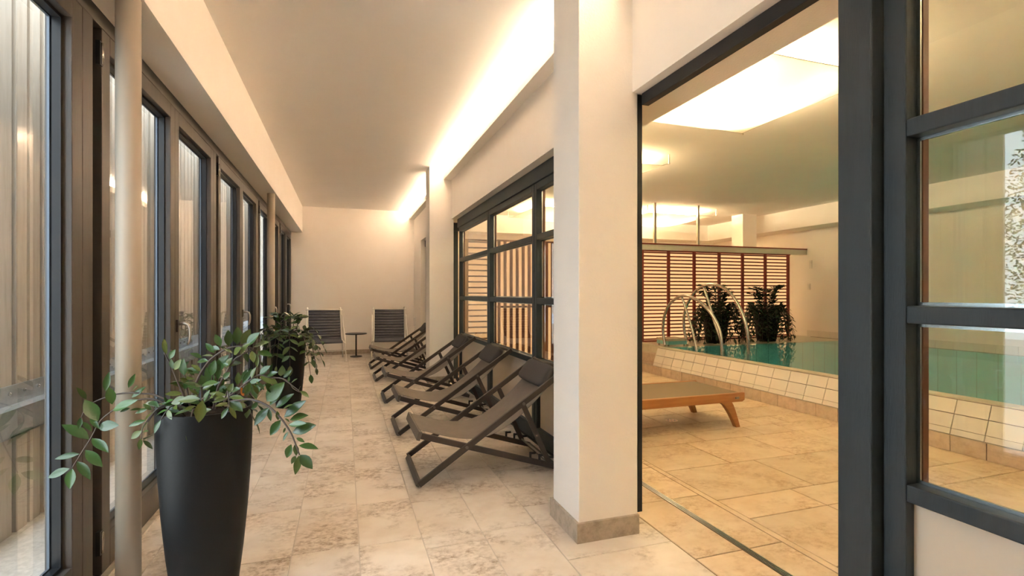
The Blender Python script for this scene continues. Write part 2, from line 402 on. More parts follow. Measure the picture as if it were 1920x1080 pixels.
# ================================================================== LEFT GLAZED DOORS
XF, XO, XG = -0.975, -1.06, -1.035          # inner face, outer face, glass plane
def rail_rect(mb_name, m, parent, x0, x1, y0, y1, z0, z1, bev=0.003):
    return box(x0, x1, y0, y1, z0, z1).build(mb_name, m, parent, bevel=bev)
def leaf(n, y0, y1, label, handle=None, hinge=None):
    """glazed door leaf between y0 and y1; handle / hinge are y positions"""
    cy = (y0 + y1) / 2; h = (y1 - y0) / 2
    d = thing('door_%d' % n, label, 'door', (XF, cy, 0.012), kind='structure')
    w, b, t = 0.078, 0.155, 0.08; top = 2.312
    dp = XO - XF
    rail_rect('stile', 'brown_frame', d, 0, dp, -h, -h + w, 0, top)
    rail_rect('stile', 'brown_frame', d, 0, dp, h - w, h, 0, top)
    rail_rect('bottom_rail', 'brown_frame', d, 0, dp, -h + w, h - w, 0, b)
    rail_rect('top_rail', 'brown_frame', d, 0, dp, -h + w, h - w, top - t, top)
    gx = XG - XF
    g = box(gx - 0.003, gx + 0.003, -h + w - 0.004, h - w + 0.004, b - 0.004, top - t + 0.004)
    # one sheet on the room side, one on the outer side
    MB().add([(gx, -h + w, b), (gx, h - w, b), (gx, h - w, top - t), (gx, -h + w, top - t)], [(0, 1, 2, 3)]).build('glass_pane', 'window_glass', d)
    # glazing bead (black) and bright spacer line around the pane
    q = MB()
    for (a0, a1, c0, c1) in ((-h + w, -h + w + 0.012, b, top - t), (h - w - 0.012, h - w, b, top - t), (-h + w + .012, h - w - .012, b, b + 0.012), (-h + w + .012, h - w - .012, top - t - 0.012, top - t)):
        q.box(gx + 0.002, gx + 0.030, a0, a1, c0, c1)
    q.build('glazing_bead', 'gasket', d)
    q = MB()
    for (a0, a1, c0, c1) in ((-h + w, -h + w + 0.008, b, top - t), (h - w - 0.014, h - w, b, top - t), (-h + w + .014, h - w - .014, b, b + 0.014), (-h + w + .014, h - w - .014, top - t - 0.014, top - t)):
        q.box(gx - 0.012, gx - 0.004, a0, a1, c0, c1)
    q.build('spacer_bar', 'spacer_dark', d)
    if handle is not None:
        hy = handle - cy
        hp = MB().box(0, 0.012, hy - 0.014, hy + 0.014, 0.955, 1.03).build('handle', 'brown_frame', d, bevel=0.003)
        pts = [(0.01, hy, 1.005), (0.045, hy, 1.008), (0.062, hy, 0.998), (0.070, hy, 0.975), (0.072, hy, 0.94), (0.068, hy, 0.90), (0.058, hy, 0.875)]
        MB().tube(pts, [0.009, 0.009, 0.0095, 0.0095, 0.009, 0.008, 0.006], 10).build('lever', 'nickel', hp, smooth=True)
    if hinge is not None:
        for hz in (0.14, 2.20):
            hy = hinge - cy
            hg = box(-0.012, 0.004, hy - 0.028, hy, hz - 0.05, hz + 0.05).build('hinge', 'gasket', d)
            MB().tube([(0.006, hy - 0.012, hz - 0.045), (0.006, hy - 0.012, hz + 0.045)], 0.006, 8).build('hinge_pin', 'steel', hg, smooth=True)
    return d
frame = thing('trim_1', 'brown fixed frame around the row of glazed doors', 'frame', (XF, 0, 0), kind='structure')
rail_rect('head', 'brown_frame', frame, 0.0, XO - XF, Y0, YB, 2.326, 2.395)
rail_rect('threshold', 'brown_frame', frame, -0.01, XO - XF, Y0, YB, -0.004, 0.010)
n = 1
nth = ['first', 'second', 'third', 'fourth', 'fifth', 'sixth', 'seventh']
for k in range(-1, 5):
    P = 0.24 + 2.08 * k
    if P > Y0:
        rail_rect('post', 'brown_frame', frame, 0, XO - XF, P + 0.087, P + 0.172, 0.01, 2.326)
        rail_rect('post_recess', 'slate_dark', frame, -0.045, XO - XF, P + 0.172, P + 0.250, 0.01, 2.326, 0)
    end = min(P + 2.08 + 0.085, YB - 0.03)
    mid = P + 1.22 if k < 4 else (P + 0.25 + end) / 2
    nm = nth[k + 1]
    leaf(n, P + 0.252, mid - 0.001, 'brown framed glazed door leaf, hinge side leaf of the %s bay of doors' % nm, hinge=P + 0.252); n += 1
    leaf(n, mid + 0.001, end, 'brown framed glazed door leaf with lever handle, %s bay of doors' % nm, handle=mid + 0.03); n += 1
# floor-side cream edging strip before the doors
struct('trim_2', box(-0.973, -0.945, Y0, YB, -0.004, 0.012), 'limestone', 'narrow stone edging strip at the foot of the glazed doors', 'trim')
# round steel columns
for y, lb in ((2.43, 'round beige steel column beside the arching leafy plant'), (6.61, 'round beige steel column behind the bushy drooping plant'), (-1.75, 'round beige steel column at the near end of the corridor')):
    c = thing('steel_column', lb, 'column', (-0.832, y, 0), kind='structure', group='round steel columns')
    MB().lathe([(0.0435, 0), (0.0435, 2.395)], 48).build('column_shaft', 'column_paint', c, smooth=False)
for o in bpy.data.objects:
    if o.name.startswith('column_shaft'):
        for p in o.data.polygons: p.use_smooth = len(p.vertices) == 4

# ================================================================== RIGHT WINDOWS
WX0, WX1, WG = 1.462, 1.535, 1.498
RZ = (0.653, 1.143, 1.655)
def wcol(p, y0, y1, wl=0.05, wr_=0.05, panel=True):
    """one glazed column: stiles, rails, panes; y in parent coords"""
    b = lambda nm, a0, a1, z0, z1, m='slate_frame', x0=-0.036, x1=0.037: box(x0, x1, a0, a1, z0, z1).build(nm, m, p, bevel=0.004)
    b('stile', y0, y0 + wl, 0.012, 2.09); b('stile', y1 - wr_, y1, 0.012, 2.09)
    b('bottom_rail', y0 + wl, y1 - wr_, 0.012, 0.125); b('top_rail', y0 + wl, y1 - wr_, 2.035, 2.09)
    for z in RZ: b('glazing_bar', y0 + wl, y1 - wr_, z - 0.024, z + 0.024)
    zz = [0.125, RZ[0] - .024, RZ[0] + .024, RZ[1] - .024, RZ[1] + .024, RZ[2] - .024, RZ[2] + .024, 2.035]
    for i in range(4):
        a, c = zz[2 * i], zz[2 * i + 1]
        if i == 0:
            q = box(-0.004, 0.004, y0 + wl, y1 - wr_, a, c).build('infill_panel', 'spandrel', p)
        else:
            q = MB().add([(0, y0 + wl, a), (0, y1 - wr_, a), (0, y1 - wr_, c), (0, y0 + wl, c)], [(0, 1, 2, 3)]).build('pane', 'door_glass', p)
        e = MB()
        for s0, s1 in ((y0 + wl, y0 + wl + 0.010), (y1 - wr_ - 0.010, y1 - wr_)):
            e.box(0.005, 0.013, s0, s1, a, c)
        e.box(0.005, 0.013, y0 + wl + .01, y1 - wr_ - .01, a, a + 0.010).box(0.005, 0.013, y0 + wl + .01, y1 - wr_ - .01, c - 0.010, c)
        e.build('spacer_bar', 'spacer', q)
        e = MB()
        for s0, s1 in ((y0 + wl, y0 + wl + 0.012), (y1 - wr_ - 0.012, y1 - wr_)):
            e.box(0.014, 0.036, s0, s1, a, c)
        e.build('inner_bead', 'inner_wood', q)
def window(n, cols, label, y0, y1):
    cy = (y0 + y1) / 2
    w = thing('window_%d' % n, label, 'window', (WG, cy, 0), kind='structure')
    box(-0.05, 0.05, y0 - cy, y1 - cy, 2.092, 2.21).build('head', 'slate_frame', w, bevel=0.004)
    box(-0.045, 0.045, y0 - cy, y1 - cy, -0.004, 0.010).build('sill', 'slate_dark', w)
    for a, b in cols: wcol(w, a - cy, b - cy)
    return w
window(1, [(2.53, 3.82), (3.83, 5.19), (5.20, 6.66)], 'slate framed window wall behind the row of sling deck chairs', 2.52, 6.70)
window(2, [(7.04, 8.30), (8.31, 9.58)], 'slate framed window in the far recess past the second pillar', 7.03, 9.59)
# opening: dark head track and jamb
t3 = thing('trim_3', 'dark sliding door track and slim jamb framing the open doorway', 'frame', (WG, 1.66, 0), kind='structure')
MB().box(-0.078, -0.038, -0.55, 0.54, 2.15, 2.209).box(-0.078, 0.04, -4.0, -0.55, 2.15, 2.209).build('head_track', 'slate_dark', t3, bevel=0.003)
box(-0.095, -0.070, 0.548, 0.60, 0.10, 2.205).build('jamb', 'slate_dark', t3)
# near door post and glazed sliding leaf
box(-0.036, 0.037, -4.0, -0.62, 2.091, 2.149).build('head_rail', 'slate_frame', t3)
pt = thing('trim_4', 'thick slate painted timber post beside the sliding glazed door', 'post', (1.47, 1.09, 0), kind='structure')
box(-0.045, 0.045, -0.052, 0.052, 0, 2.15).build('post', 'slate_frame', pt, bevel=0.004)
sd = thing('door_20', 'slate framed glazed sliding door leaf beside the thick timber post', 'door', (WG, 0.4, 0), kind='structure')
wcol(sd, -0.85, 0.632, wr_=0.062)
sd2 = thing('door_21', 'slate framed glazed sliding door leaf next to the pillar at the near end', 'door', (WG, -1.2, 0), kind='structure')
wcol(sd2, -0.75, 0.742)

# ================================================================== OUTDOORS (left)
struct('ground_outside', box(-14, -1.13, -8, 16, -0.14, -0.02), 'gravel', 'grey gravel ground outside the glazed doors', 'ground')
struct('sill_outside', box(-1.13, -1.06, Y0, YB + 0.2, -0.14, 0.004), 'galvanised', 'metal weather sill under the glazed doors', 'trim')
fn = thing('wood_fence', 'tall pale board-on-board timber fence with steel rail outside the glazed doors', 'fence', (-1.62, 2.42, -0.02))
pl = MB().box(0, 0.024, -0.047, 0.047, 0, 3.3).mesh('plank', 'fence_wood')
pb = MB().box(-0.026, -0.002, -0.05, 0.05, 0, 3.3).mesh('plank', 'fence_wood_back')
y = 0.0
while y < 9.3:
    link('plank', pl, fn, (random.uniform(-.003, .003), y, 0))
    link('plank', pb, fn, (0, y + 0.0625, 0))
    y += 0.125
ra = MB().box(0.026, 0.034, -0.05, 9.35, 0.66, 0.76).box(0.034, 0.11, -0.05, 9.35, 0.655, 0.663).box(0.102, 0.11, -0.05, 9.35, 0.53, 0.655).box(0.034, 0.11, -0.05, 9.35, 0.53, 0.538).build('steel_rail', 'galvanised', fn)
y = 0.0
bo = MB().lathe([(0.009, 0), (0.009, 0.006), (0.004, 0.009)], 10).mesh('bolt', 'steel')
while y < 4.0:
    o = link('bolt', bo, ra, (0.034, y, 0.72)); o.rotation_euler = (0, R(90), 0); y += 0.125
fence_block = thing('wood_fence', 'unseen timber fence added outside the near doors to block daylight, past the gap with trees', 'fence', (-1.62, -7.0, -0.02))  # added out of view to cut the daylight reaching the near corridor
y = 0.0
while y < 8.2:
    link('plank', pl, fence_block, (random.uniform(-.003, .003), y, 0)); link('plank', pb, fence_block, (0, y + 0.0625, 0)); y += 0.125
def tree(x, y, h, seed, label):
    r = random.Random(seed)
    t = thing('tree', label, 'tree', (x, y, -0.02), group='trees outside')
    MB().tube([(0, 0, 0), (0.05, 0, h * .3), (-0.03, 0.05, h * .6), (0, 0, h * .9)], [0.12, 0.09, 0.06, 0.02], 10).build('trunk', 'bark', t, smooth=True)
    m = MB()
    for i in range(9000):
        a = r.uniform(0, 6.283); zz = r.uniform(h * .15, h); q = (1 - abs(zz / h - .45)) * h * .27 * math.sqrt(r.random())
        c = Vector((q * math.cos(a), q * math.sin(a), zz)); d = Vector((r.uniform(-1, 1), r.uniform(-1, 1), r.uniform(-.6, .6))).normalized(); s = d.orthogonal().normalized() * .016
        m.add([c, c + d * .035 + s, c + d * .08, c + d * .035 - s], [(0, 1, 2, 3)])
    f = m.build('foliage', 'leaf_dark', t); f['kind'] = 'stuff'
tree(-7.5, 4.3, 4.6, 1, 'dark leafy garden tree seen reflected in the sliding door')
tree(-8.2, 1.2, 4.6, 2, 'broad dark garden tree standing farther from the doors')
tree(-7.6, -1.6, 4.0, 5, 'dark garden tree outside the near end of the corridor')

# ================================================================== POOL HALL SHELL
struct('ceiling_pool', box(1.71, 8.6, Y0, 10.2, PCEIL, PCEIL + 0.12), 'ceiling', 'pale textured ceiling above the pool with hanging fabric lights', 'ceiling')
struct('wall_pool_right', box(8.45, 8.65, Y0, 10.2, -1.3, PCEIL), 'plaster', 'cream wall along the far side of the pool')
struct('wall_pool_back', box(1.72, 8.65, 10.0, 10.2, -0.1, PCEIL), 'plaster', 'cream wall of the lit area behind the lattice screens')
struct('beam_pool', box(7.95, 8.45, Y0, 10.0, 2.42, PCEIL), 'plaster', 'cream boxed beam along the top of the pool side wall', 'beam')
struct('beam_back', box(1.75, 7.95, 9.6, 10.0, 2.42, PCEIL), 'plaster', 'cream boxed beam across the area behind the lattice screens', 'beam')
struct('pillar_pool', box(7.42, 7.76, 7.95, 8.25, 0, PCEIL), 'plaster', 'square cream pillar standing behind the backlit lattice screen', 'pillar')
# raised pool
pool = thing('pool', 'raised swimming pool with sloping white tiled edge and turquoise water', 'pool', (4.38, 3.0, 0), kind='structure')
PX = lambda x: x - 4.38
PY = lambda y: y - 3.0
Y1 = 6.5
core = MB().prism([(PX(4.40), 0.0), (PX(4.40), 0.128), (PX(4.488), 0.388), (PX(4.62), 0.388), (PX(4.62), -1.2), (PX(4.55), -1.2), (PX(4.55), 0.0)], 'y', PY(Y0), PY(Y1))
core.build('edge_wall', 'tile_joint', pool)
box(PX(4.487), PX(4.62), PY(Y0), PY(Y1 + .05), 0.388, 0.399).build('coping', 'lip_tile', pool, bevel=0.003)
wt = []
th = math.atan2(0.088, 0.26)
def white(hh):
    return MB().box(-0.004, 0.008, -0.1055, 0.1055, -hh / 2 + 0.003, hh / 2 - 0.003).mesh('white_tile', 'white_tile')
w1, w2 = white(0.114), white(0.050)
rows = [(0.272 - 0.057, w1), (0.272 - 0.171, w1), (0.022, w2)]
y = Y1 - 0.217 / 2
while y > 1.2:
    for s, me in rows:
        o = link('white_tile', me, pool, (PX(4.40) + s * math.sin(th) - 0.006, PY(y), 0.128 + s * math.cos(th)))
        o.rotation_euler = (0, th, 0)
        o.scale = (-1, 1, 1)
    y -= 0.217
kt = MB().box(-0.012, 0.012, -0.1122, 0.1122, 0.002, 0.124).mesh('kerb_tile', 'kerb_tile')
y = 7.3
while y > 1.0:
    link('kerb_tile', kt, pool, (PX(4.386), PY(y), 0)); y -= 0.23
box(PX(4.376), PX(4.398), PY(1.0), PY(7.35), 0.124, 0.129).build('edge_trim', 'nickel', pool)
bs = MB()
bs.box(PX(4.62), PX(8.44), PY(Y0), PY(Y1), -0.6, -0.5).box(PX(4.62), PX(8.44), PY(Y0) - 0.05, PY(Y0), -0.6, 0.38)
bs.box(PX(4.62), PX(8.44), PY(Y1), PY(Y1) + 0.05, -1.2, 0.375).box(PX(8.40), PX(8.44), PY(Y0), PY(Y1), -1.1, 0.38).box(PX(4.62), PX(4.64), PY(Y0), PY(Y1), -1.1, 0.375)
bs.build('basin', 'basin', pool)
wa = MB().add([(PX(4.62), PY(Y0), 0.392), (PX(8.40), PY(Y0), 0.392), (PX(8.40), PY(Y1), 0.392), (PX(4.62), PY(Y1), 0.392)], [(0, 1, 2, 3)]).build('water', 'pool_water', pool)
ft = MB().box(-0.01, 0.0, -0.121, 0.121, 0.002, 0.115).mesh('band_tile', 'white_tile')
box(PX(8.402), PX(8.449), PY(1.5), PY(7.29), 0.38, 0.50).build('band_backing', 'tile_joint', pool)
y = 1.6
while y < 7.25:
    link('band_tile', ft, pool, (PX(8.402), PY(y), 0.39)); y += 0.245
# deck behind the pool and the steps up to it
struct('deck_pool', box(4.66, 8.44, Y1 + 0.052, 7.62, 0, 0.385), 'lip_tile', 'stone topped ledge behind the pool carrying the potted plants', 'ledge')
struct('step_pool', MB().box(4.41, 4.66, 6.56, 7.35, 0, 0.135).box(4.55, 4.66, 6.56, 7.35, 0.135, 0.27), 'kerb_tile', 'low stone steps leading up to the pool ledge', 'steps', bevel=0.004)

# ------------------------------------------------------------------ lattice screens
def lattice(name, x0, x1, y, z0, z1, verts, nsl, label, m, vertical=False):
    s = thing(name, label, 'screen', ((x0 + x1) / 2, y, z0), group=None)
    c = (x0 + x1) / 2; h = z1 - z0
    box(x0 - c, x1 - c, 0.05, 0.058, 0.02, h - 0.02).build('light_panel', 'screen_glow', s)
    if vertical:
        k = int((x1 - x0) / 0.098)
        sl = MB().box(-0.022, 0.022, -0.012, 0.012, 0.02, h - 0.02).mesh('slat', m)
        for i in range(k + 1): link('slat', sl, s, (x0 - c + 0.03 + i * (x1 - x0 - .06) / k, 0, 0))
        box(x0 - c, x1 - c, 0.013, 0.03, h * .45, h * .45 + .03).build('cross_rail', m, s)
    else:
        sl = MB().box(x0 - c, x1 - c, -0.008, 0.008, -0.011, 0.011).mesh('slat', m)
        for i in range(nsl): link('slat', sl, s, (0, 0, 0.04 + i * (h - 0.08) / (nsl - 1)))
        po = MB().box(-0.024, 0.024, -0.028, 0.004, 0.0, h).mesh('upright', m)
        for v in verts: link('upright', po, s, (v - c, -0.009, 0))
    box(x0 - c, x1 - c, -0.03, 0.06, 0, 0.02).build('bottom_rail', m, s)
    box(x0 - c, x1 - c, -0.03, 0.06, h - 0.02, h).build('top_rail', m, s)
    return s
def xat(px, Y): d = ray(px, 551); return d.x / d.y * Y
SY = 7.44
vs = [xat(p, SY) for p in (1202.5, 1252, 1300, 1346.7, 1390.5, 1433, 1475.7)]
SC = lattice('lattice_screen', 4.50, vs[-1] + 0.05, SY, 0.385, 1.95, vs, 25, 'backlit dark red lattice screen of thin horizontal slats behind the pool', 'lattice_red')
cp = thing('screen_beam', 'cream beam with a dark red cap lying across the top of the lattice screen', 'beam', (6.4, SY + 0.05, 1.95))
box(-1.95, 2.04, -0.09, 0.05, 0.0, 0.095).build('beam_body', 'screen_cap', cp); box(-1.95, 2.04, -0.10, 0.06, 0.095, 0.115).build('beam_cap', 'lattice_red', cp)
for px, q in ((1229, 'farther from the pillar'), (1310, 'nearer the square pillar behind')):
    o = tag(MB().box(-0.02, 0.02, -0.02, 0.02, 0, PCEIL - 2.065).build('post', 'nickel', None, loc=(xat(px, SY), SY + 0.02, 2.065)), 'slim metal post from screen beam to ceiling, ' + q, 'post', 'posts over the lattice screen')
lattice('slat_screen', 2.22, 4.45, 7.40, 0.13, 2.03, [], 0, 'backlit screen of upright brown slats seen through the window wall', 'lattice_brown', True)
lattice('louvre_screen', 1.73, 2.18, 7.46, 0.13, 2.03, [1.75, 2.16], 22, 'narrow backlit screen of brown horizontal louvres seen through the window wall', 'lattice_brown')
struct('plinth_screen', box(1.73, 4.45, 7.34, 7.62, 0, 0.13), 'screen_cap', 'low pale plinth under the two brown slatted screens', 'plinth')
box_sw = tag(MB().box(-0.012, 0, -0.03, 0.03, 0, 0.12).box(-0.02, -0.012, -0.02, 0.02, 0.03, 0.09).build('wall_control', 'white_plastic', None, loc=(8.45, 7.36, 1.28), bevel=0.003), 'small white control box on the wall beside the lattice screen', 'control box')
tag(MB().box(-0.012, 0, -0.028, 0.028, 0, 0.16).box(-0.02, -0.012, -0.02, 0.02, 0.10, 0.14).build('wall_sensor', 'white_plastic', None, loc=(8.45, 7.32, 1.68), bevel=0.003), 'small white wall sensor near the top of the lattice screen', 'sensor')

# ------------------------------------------------------------------ fabric ceiling lights
def sail(x0, x1, y0, y1, label):
    cx, cy = (x0 + x1) / 2, (y0 + y1) / 2; z = PCEIL - 0.12
    t = thing('fabric_ceiling_light', label, 'ceiling light', (cx, cy, z), group='fabric sail lights over the pool hall')
    hx, hy = (x1 - x0) / 2, (y1 - y0) / 2; N = 24; vs = []; fs = []
    for j in range(N + 1):
        for i in range(N + 1):
            u, v = -1 + 2 * i / N, -1 + 2 * j / N
            x = hx * u * (1 - 0.03 * (1 - v * v)); y = hy * v * (1 - 0.03 * (1 - u * u))
            bul = (1 - abs(u) ** 2.6) * (1 - abs(v) ** 2.6)
            vs.append((x, y, -0.125 * bul))
    for j in range(N):
        for i in range(N):
            a = j * (N + 1) + i; fs.append((a, a + 1, a + N + 2, a + N + 1))
    MB().add(vs, fs).build('fabric', 'sail_fabric', t, smooth=True)
    for sx in (-1, 1):
        MB().tube([(sx * hx * .42, -hy * .82, 0.035), (sx * hx * .42, hy * .82, 0.035)], 0.014, 8).build('light_tube', 'sail_tube', t)
        for sy in (-1, 1):
            b = MB().tube([(sx * hx, sy * hy, 0), (sx * (hx + .03), sy * (hy + .03), 0.012), (sx * (hx + .05), sy * (hy + .05), 0.012)], 0.005, 6)
            b.box(sx * (hx + .05) - .006, sx * (hx + .05) + .006, sy * (hy + .05) - .006, sy * (hy + .05) + .006, 0.006, 0.12)
            b.build('bracket', 'nickel', t)
        MB().tube([(sx * hx * (1 - 0.03 * (1 - v * v)), hy * v, 0) for v in [q / 8 - 1 for q in range(17)]], 0.003, 5).build('hem_wire', 'nickel', t)
        MB().tube([(hx * v, sx * hy * (1 - 0.03 * (1 - v * v)), 0) for v in [q / 8 - 1 for q in range(17)]], 0.003, 5).build('hem_wire', 'nickel', t)
sail(2.08, 3.41, 2.37, 3.66, 'glowing fabric ceiling light hanging over the wooden lounger')
sail(2.08, 3.41, 4.86, 6.15, 'glowing fabric ceiling light hanging nearer the brown slatted screens')
sail(2.08, 3.41, -0.12, 1.17, 'unseen fabric ceiling light added behind the sliding door for more light')  # unseen lamp, added to carry the row on and brighten the hall
sail(5.14, 6.52, 7.75, 9.05, 'glowing fabric ceiling light hanging behind the lattice screen')
sail(3.0, 4.38, 7.75, 9.05, 'glowing fabric ceiling light hanging behind the brown slatted screens')

# ================================================================== DECK CHAIRS
def deck_chair():
    t = thing('deck_chair', '', 'deck chair', (0, 0, 0), group='sling deck chairs along the window wall')
    Wd = 0.61; hw = Wd / 2
    up = (0, 1, 0)
    for s in (-1, 1):
        yo = s * (hw - 0.013)
        MB().bar((0.0, yo, 0.024), (1.0, yo, 0.695), 0.036, 0.022, up).build('back_rail', 'deck_frame', t, bevel=0.002)
        yi = s * (hw - 0.040)
        lr = MB().bar((0.012, yi, 0.318), (0.935, yi, 0.026), 0.036, 0.022, up).build('seat_rail', 'deck_frame', t, bevel=0.002)
        MB().bar((0.682, yo - s * 0.024, 0.478), (0.875, yo - s * 0.024, 0.058), 0.034, 0.018, up).build('support_strut', 'deck_frame', t, bevel=0.002)
        for hx in (0.735, 0.80, 0.865):
            z = 0.318 - (hx - 0.012) * 0.3163
            c = MB().box(hx, hx + 0.014, yi - 0.003, yi + 0.003, z + 0.012, z + 0.056).box(hx + 0.014, hx + 0.045, yi - 0.003, yi + 0.003, z + 0.040, z + 0.054)
            c.build('notch_hook', 'black_metal', lr)
        for (px, pz) in ((0.30, 0.228), (0.682, 0.478)):
            MB().tube([(px, s * hw - s * .003, pz), (px, s * (hw + 0.004), pz)], 0.010, 12).build('pivot_bolt', 'deck_bar', t, smooth=False)
    MB().bar((0.0, -hw + 0.024, 0.022), (0.0, hw - 0.024, 0.022), 0.022, 0.034, (0.55, 0, .83)).build('foot_bar', 'deck_bar', t, bevel=0.002)
    MB().bar((0.005, -hw + 0.024, 0.318), (0.005, hw - 0.024, 0.318), 0.022, 0.055, (0.3, 0, .95)).build('seat_bar', 'deck_bar', t, bevel=0.003)
    MB().tube([(0.985, -hw + 0.02, 0.688), (0.985, hw - 0.02, 0.688)], 0.014, 10).build('top_bar', 'deck_frame', t, smooth=True)
    MB().bar((0.925, -hw + 0.05, 0.030), (0.925, hw - 0.05, 0.030), 0.02, 0.03).build('rear_bar', 'deck_frame', t, bevel=0.002)
    MB().tube([(0.868, -hw + 0.045, 0.075), (0.868, hw - 0.045, 0.075)], 0.007, 8).build('strut_bar', 'nickel', t, smooth=True)
    prof = [(0.008, 0.348), (0.05, 0.338), (0.12, 0.312), (0.22, 0.282), (0.32, 0.262), (0.42, 0.262), (0.51, 0.285), (0.60, 0.330), (0.70, 0.402), (0.80, 0.488), (0.90, 0.590), (0.95, 0.645), (0.985, 0.702), (0.998, 0.690)]
    vs = []; fs = []; ny = 8; hs = hw - 0.062
    for i, (x, z) in enumerate(prof):
        for j in range(ny + 1):
            v = -1 + 2 * j / ny
            vs.append((x, v * hs, z - 0.012 * (1 - v * v) * math.sin(math.pi * i / (len(prof) - 1))))
    for i in range(len(prof) - 1):
        for j in range(ny):
            a = i * (ny + 1) + j; fs.append((a, a + 1, a + ny + 2, a + ny + 1))
    sl = MB().add(vs, fs).build('sling', 'sling', t, smooth=True)
    md = sl.modifiers.new('thick', 'SOLIDIFY'); md.thickness = 0.004; md = sl.modifiers.new('sub', 'SUBSURF'); md.levels = md.render_levels = 1
    # head pad: rounded cushion lying on the upper sling
    d = Vector((0.098, 0, 0.125)).normalized(); nrm = Vector((-d.z, 0, d.x))
    o = Vector((0.905, 0, 0.613)) + nrm * 0.028
    pm = MB(); hp = hs - 0.01
    vs = []; fs = []; A = 16; B = 20
    for i in range(A + 1):
        for j in range(B):
            v = -1 + 2 * i / A; a = 2 * math.pi * j / B
            e = (1 - abs(v) ** 14) * .25 + .75
            ca, sa = math.cos(a), math.sin(a)
            pu = math.copysign(abs(ca) ** .32, ca) * 0.085 * e; pn = math.copysign(abs(sa) ** .5, sa) * 0.027 * e
            vs.append(o + d * pu + nrm * pn + Vector((0, v * hp, 0)))
    for i in range(A):
        for j in range(B):
            j2 = (j + 1) % B; fs.append((i * B + j, i * B + j2, (i + 1) * B + j2, (i + 1) * B + j))
    fs.append(tuple(range(B))[::-1]); fs.append(tuple(range(A * B, A * B + B)))
    pm.add(vs, fs).build('head_pad', 'head_pad', t, smooth=True)
    return t
dc = deck_chair()
spots = [(0.435, 3.415, 'brown framed sling deck chair next to the doorway pillar, first of its row'),
         (0.430, 4.60, 'brown framed sling deck chair, second of its row from the doorway pillar'),
         (0.425, 5.91, 'brown framed sling deck chair, third of its row from the doorway pillar'),
         (0.405, 7.36, 'brown framed sling deck chair just past the second pillar, fourth of its row'),
         (0.400, 8.54, 'brown framed sling deck chair nearest the end wall, fifth of its row')]
for i, (x, y, lb) in enumerate(spots):
    o = dc if i == 0 else copy_tree(dc)
    o.location = (x, y, 0); o['label'] = lb

# ================================================================== STRIPED RELAX CHAIRS + TABLE
def relax_chair():
    t = thing('relax_chair', '', 'chair', group='striped relax chairs by the end wall')
    prof = [(-0.02, 0.335), (0.03, 0.352), (0.12, 0.350), (0.22, 0.352), (0.30, 0.375), (0.36, 0.43), (0.405, 0.52), (0.445, 0.62), (0.485, 0.72), (0.525, 0.82), (0.56, 0.90)]
    # resample evenly
    P = [Vector((0, a, b)) for a, b in prof]; L = [0]
    for i in range(1, len(P)): L.append(L[-1] + (P[i] - P[i - 1]).length)
    def at(s):
        for i in range(1, len(P)):
            if s <= L[i] + 1e-9: return P[i - 1].lerp(P[i], (s - L[i - 1]) / (L[i] - L[i - 1]))
        return P[-1]
    nr = 17; hw = 0.27
    # each horizontal fabric rib is a padded roll
    for k in range(nr):
        a, b = at(L[-1] * k / nr), at(L[-1] * (k + 1) / nr); c = (a + b) / 2; d = (b - a); q = d.normalized(); n_ = Vector((0, -q.z, q.y)); r = d.length / 2
        vs = []; fs = []; B = 8
        for sx in (-1, 1):
            for j in range(B):
                an = 2 * math.pi * j / B
                vs.append(c + q * math.cos(an) * r * 0.95 + n_ * math.sin(an) * r * .60 + Vector((sx * hw, 0, 0)))
        for j in range(B): fs.append((j, (j + 1) % B, (j + 1) % B + B, j + B))
        fs.append(tuple(range(B))[::-1]); fs.append(tuple(range(B, 2 * B)))
        MB().add(vs, fs).build('fabric_rib', 'rib_fabric', t, smooth=True)
    for s in (-1, 1):
        x = s * (hw + 0.016)
        MB().tube([(x, 0.585, 0.945)] + [(x, p.y + 0.006, p.z) for p in reversed(P)] , 0.014, 8).build('side_tube', 'white_metal', t, smooth=True)
        xo = s * (hw + 0.045)
        MB().tube([(xo, 0.52, 0.80), (xo, 0.36, 0.60), (xo, 0.16, 0.50), (xo, 0.04, 0.33), (xo + s * .01, -0.04, 0.006)], 0.011, 8).build('front_leg', 'white_metal', t, smooth=True)
        MB().tube([(xo, 0.42, 0.66), (xo, 0.50, 0.35), (xo + s * .02, 0.60, 0.006)], 0.011, 8).build('rear_leg', 'white_metal', t, smooth=True)
        MB().tube([(x, 0.02, 0.345), (xo, 0.03, 0.32)], 0.010, 8).build('bracket', 'white_metal', t, smooth=True)
    MB().tube([(-hw - .05, 0.555, 0.905), (hw + .05, 0.555, 0.905)], 0.010, 8).build('top_tube', 'white_metal', t, smooth=True)
    MB().tube([(-hw - .05, 0.0, 0.19), (hw + .05, 0.0, 0.19)], 0.007, 8).build('cross_tube', 'white_metal', t, smooth=True)
    return t
rc = relax_chair()
rc.location = (-0.30, 9.40, 0); rc.rotation_euler = (0, 0, R(6)); rc['label'] = 'white framed relax chair with ribbed charcoal seat behind the leafy planter'
r2 = copy_tree(rc); r2.location = (0.78, 9.40, 0); r2.rotation_euler = (0, 0, R(-4)); r2['label'] = 'white framed relax chair with ribbed charcoal seat between side table and deck chairs'
tb = thing('side_table', 'small round black pedestal table between the two striped relax chairs', 'table', (0.21, 10.07, 0))
MB().lathe([(0.11, 0), (0.115, 0.006), (0.105, 0.014), (0.02, 0.018)], 40).build('base', 'black_metal', tb)
MB().tube([(0, 0, 0.016), (0, 0, 0.43)], 0.014, 14).build('pedestal', 'black_metal', tb, smooth=True)
MB().lathe([(0.19, 0.43), (0.2, 0.436), (0.2, 0.444), (0.196, 0.448)], 48).build('table_top', 'black_metal', tb)
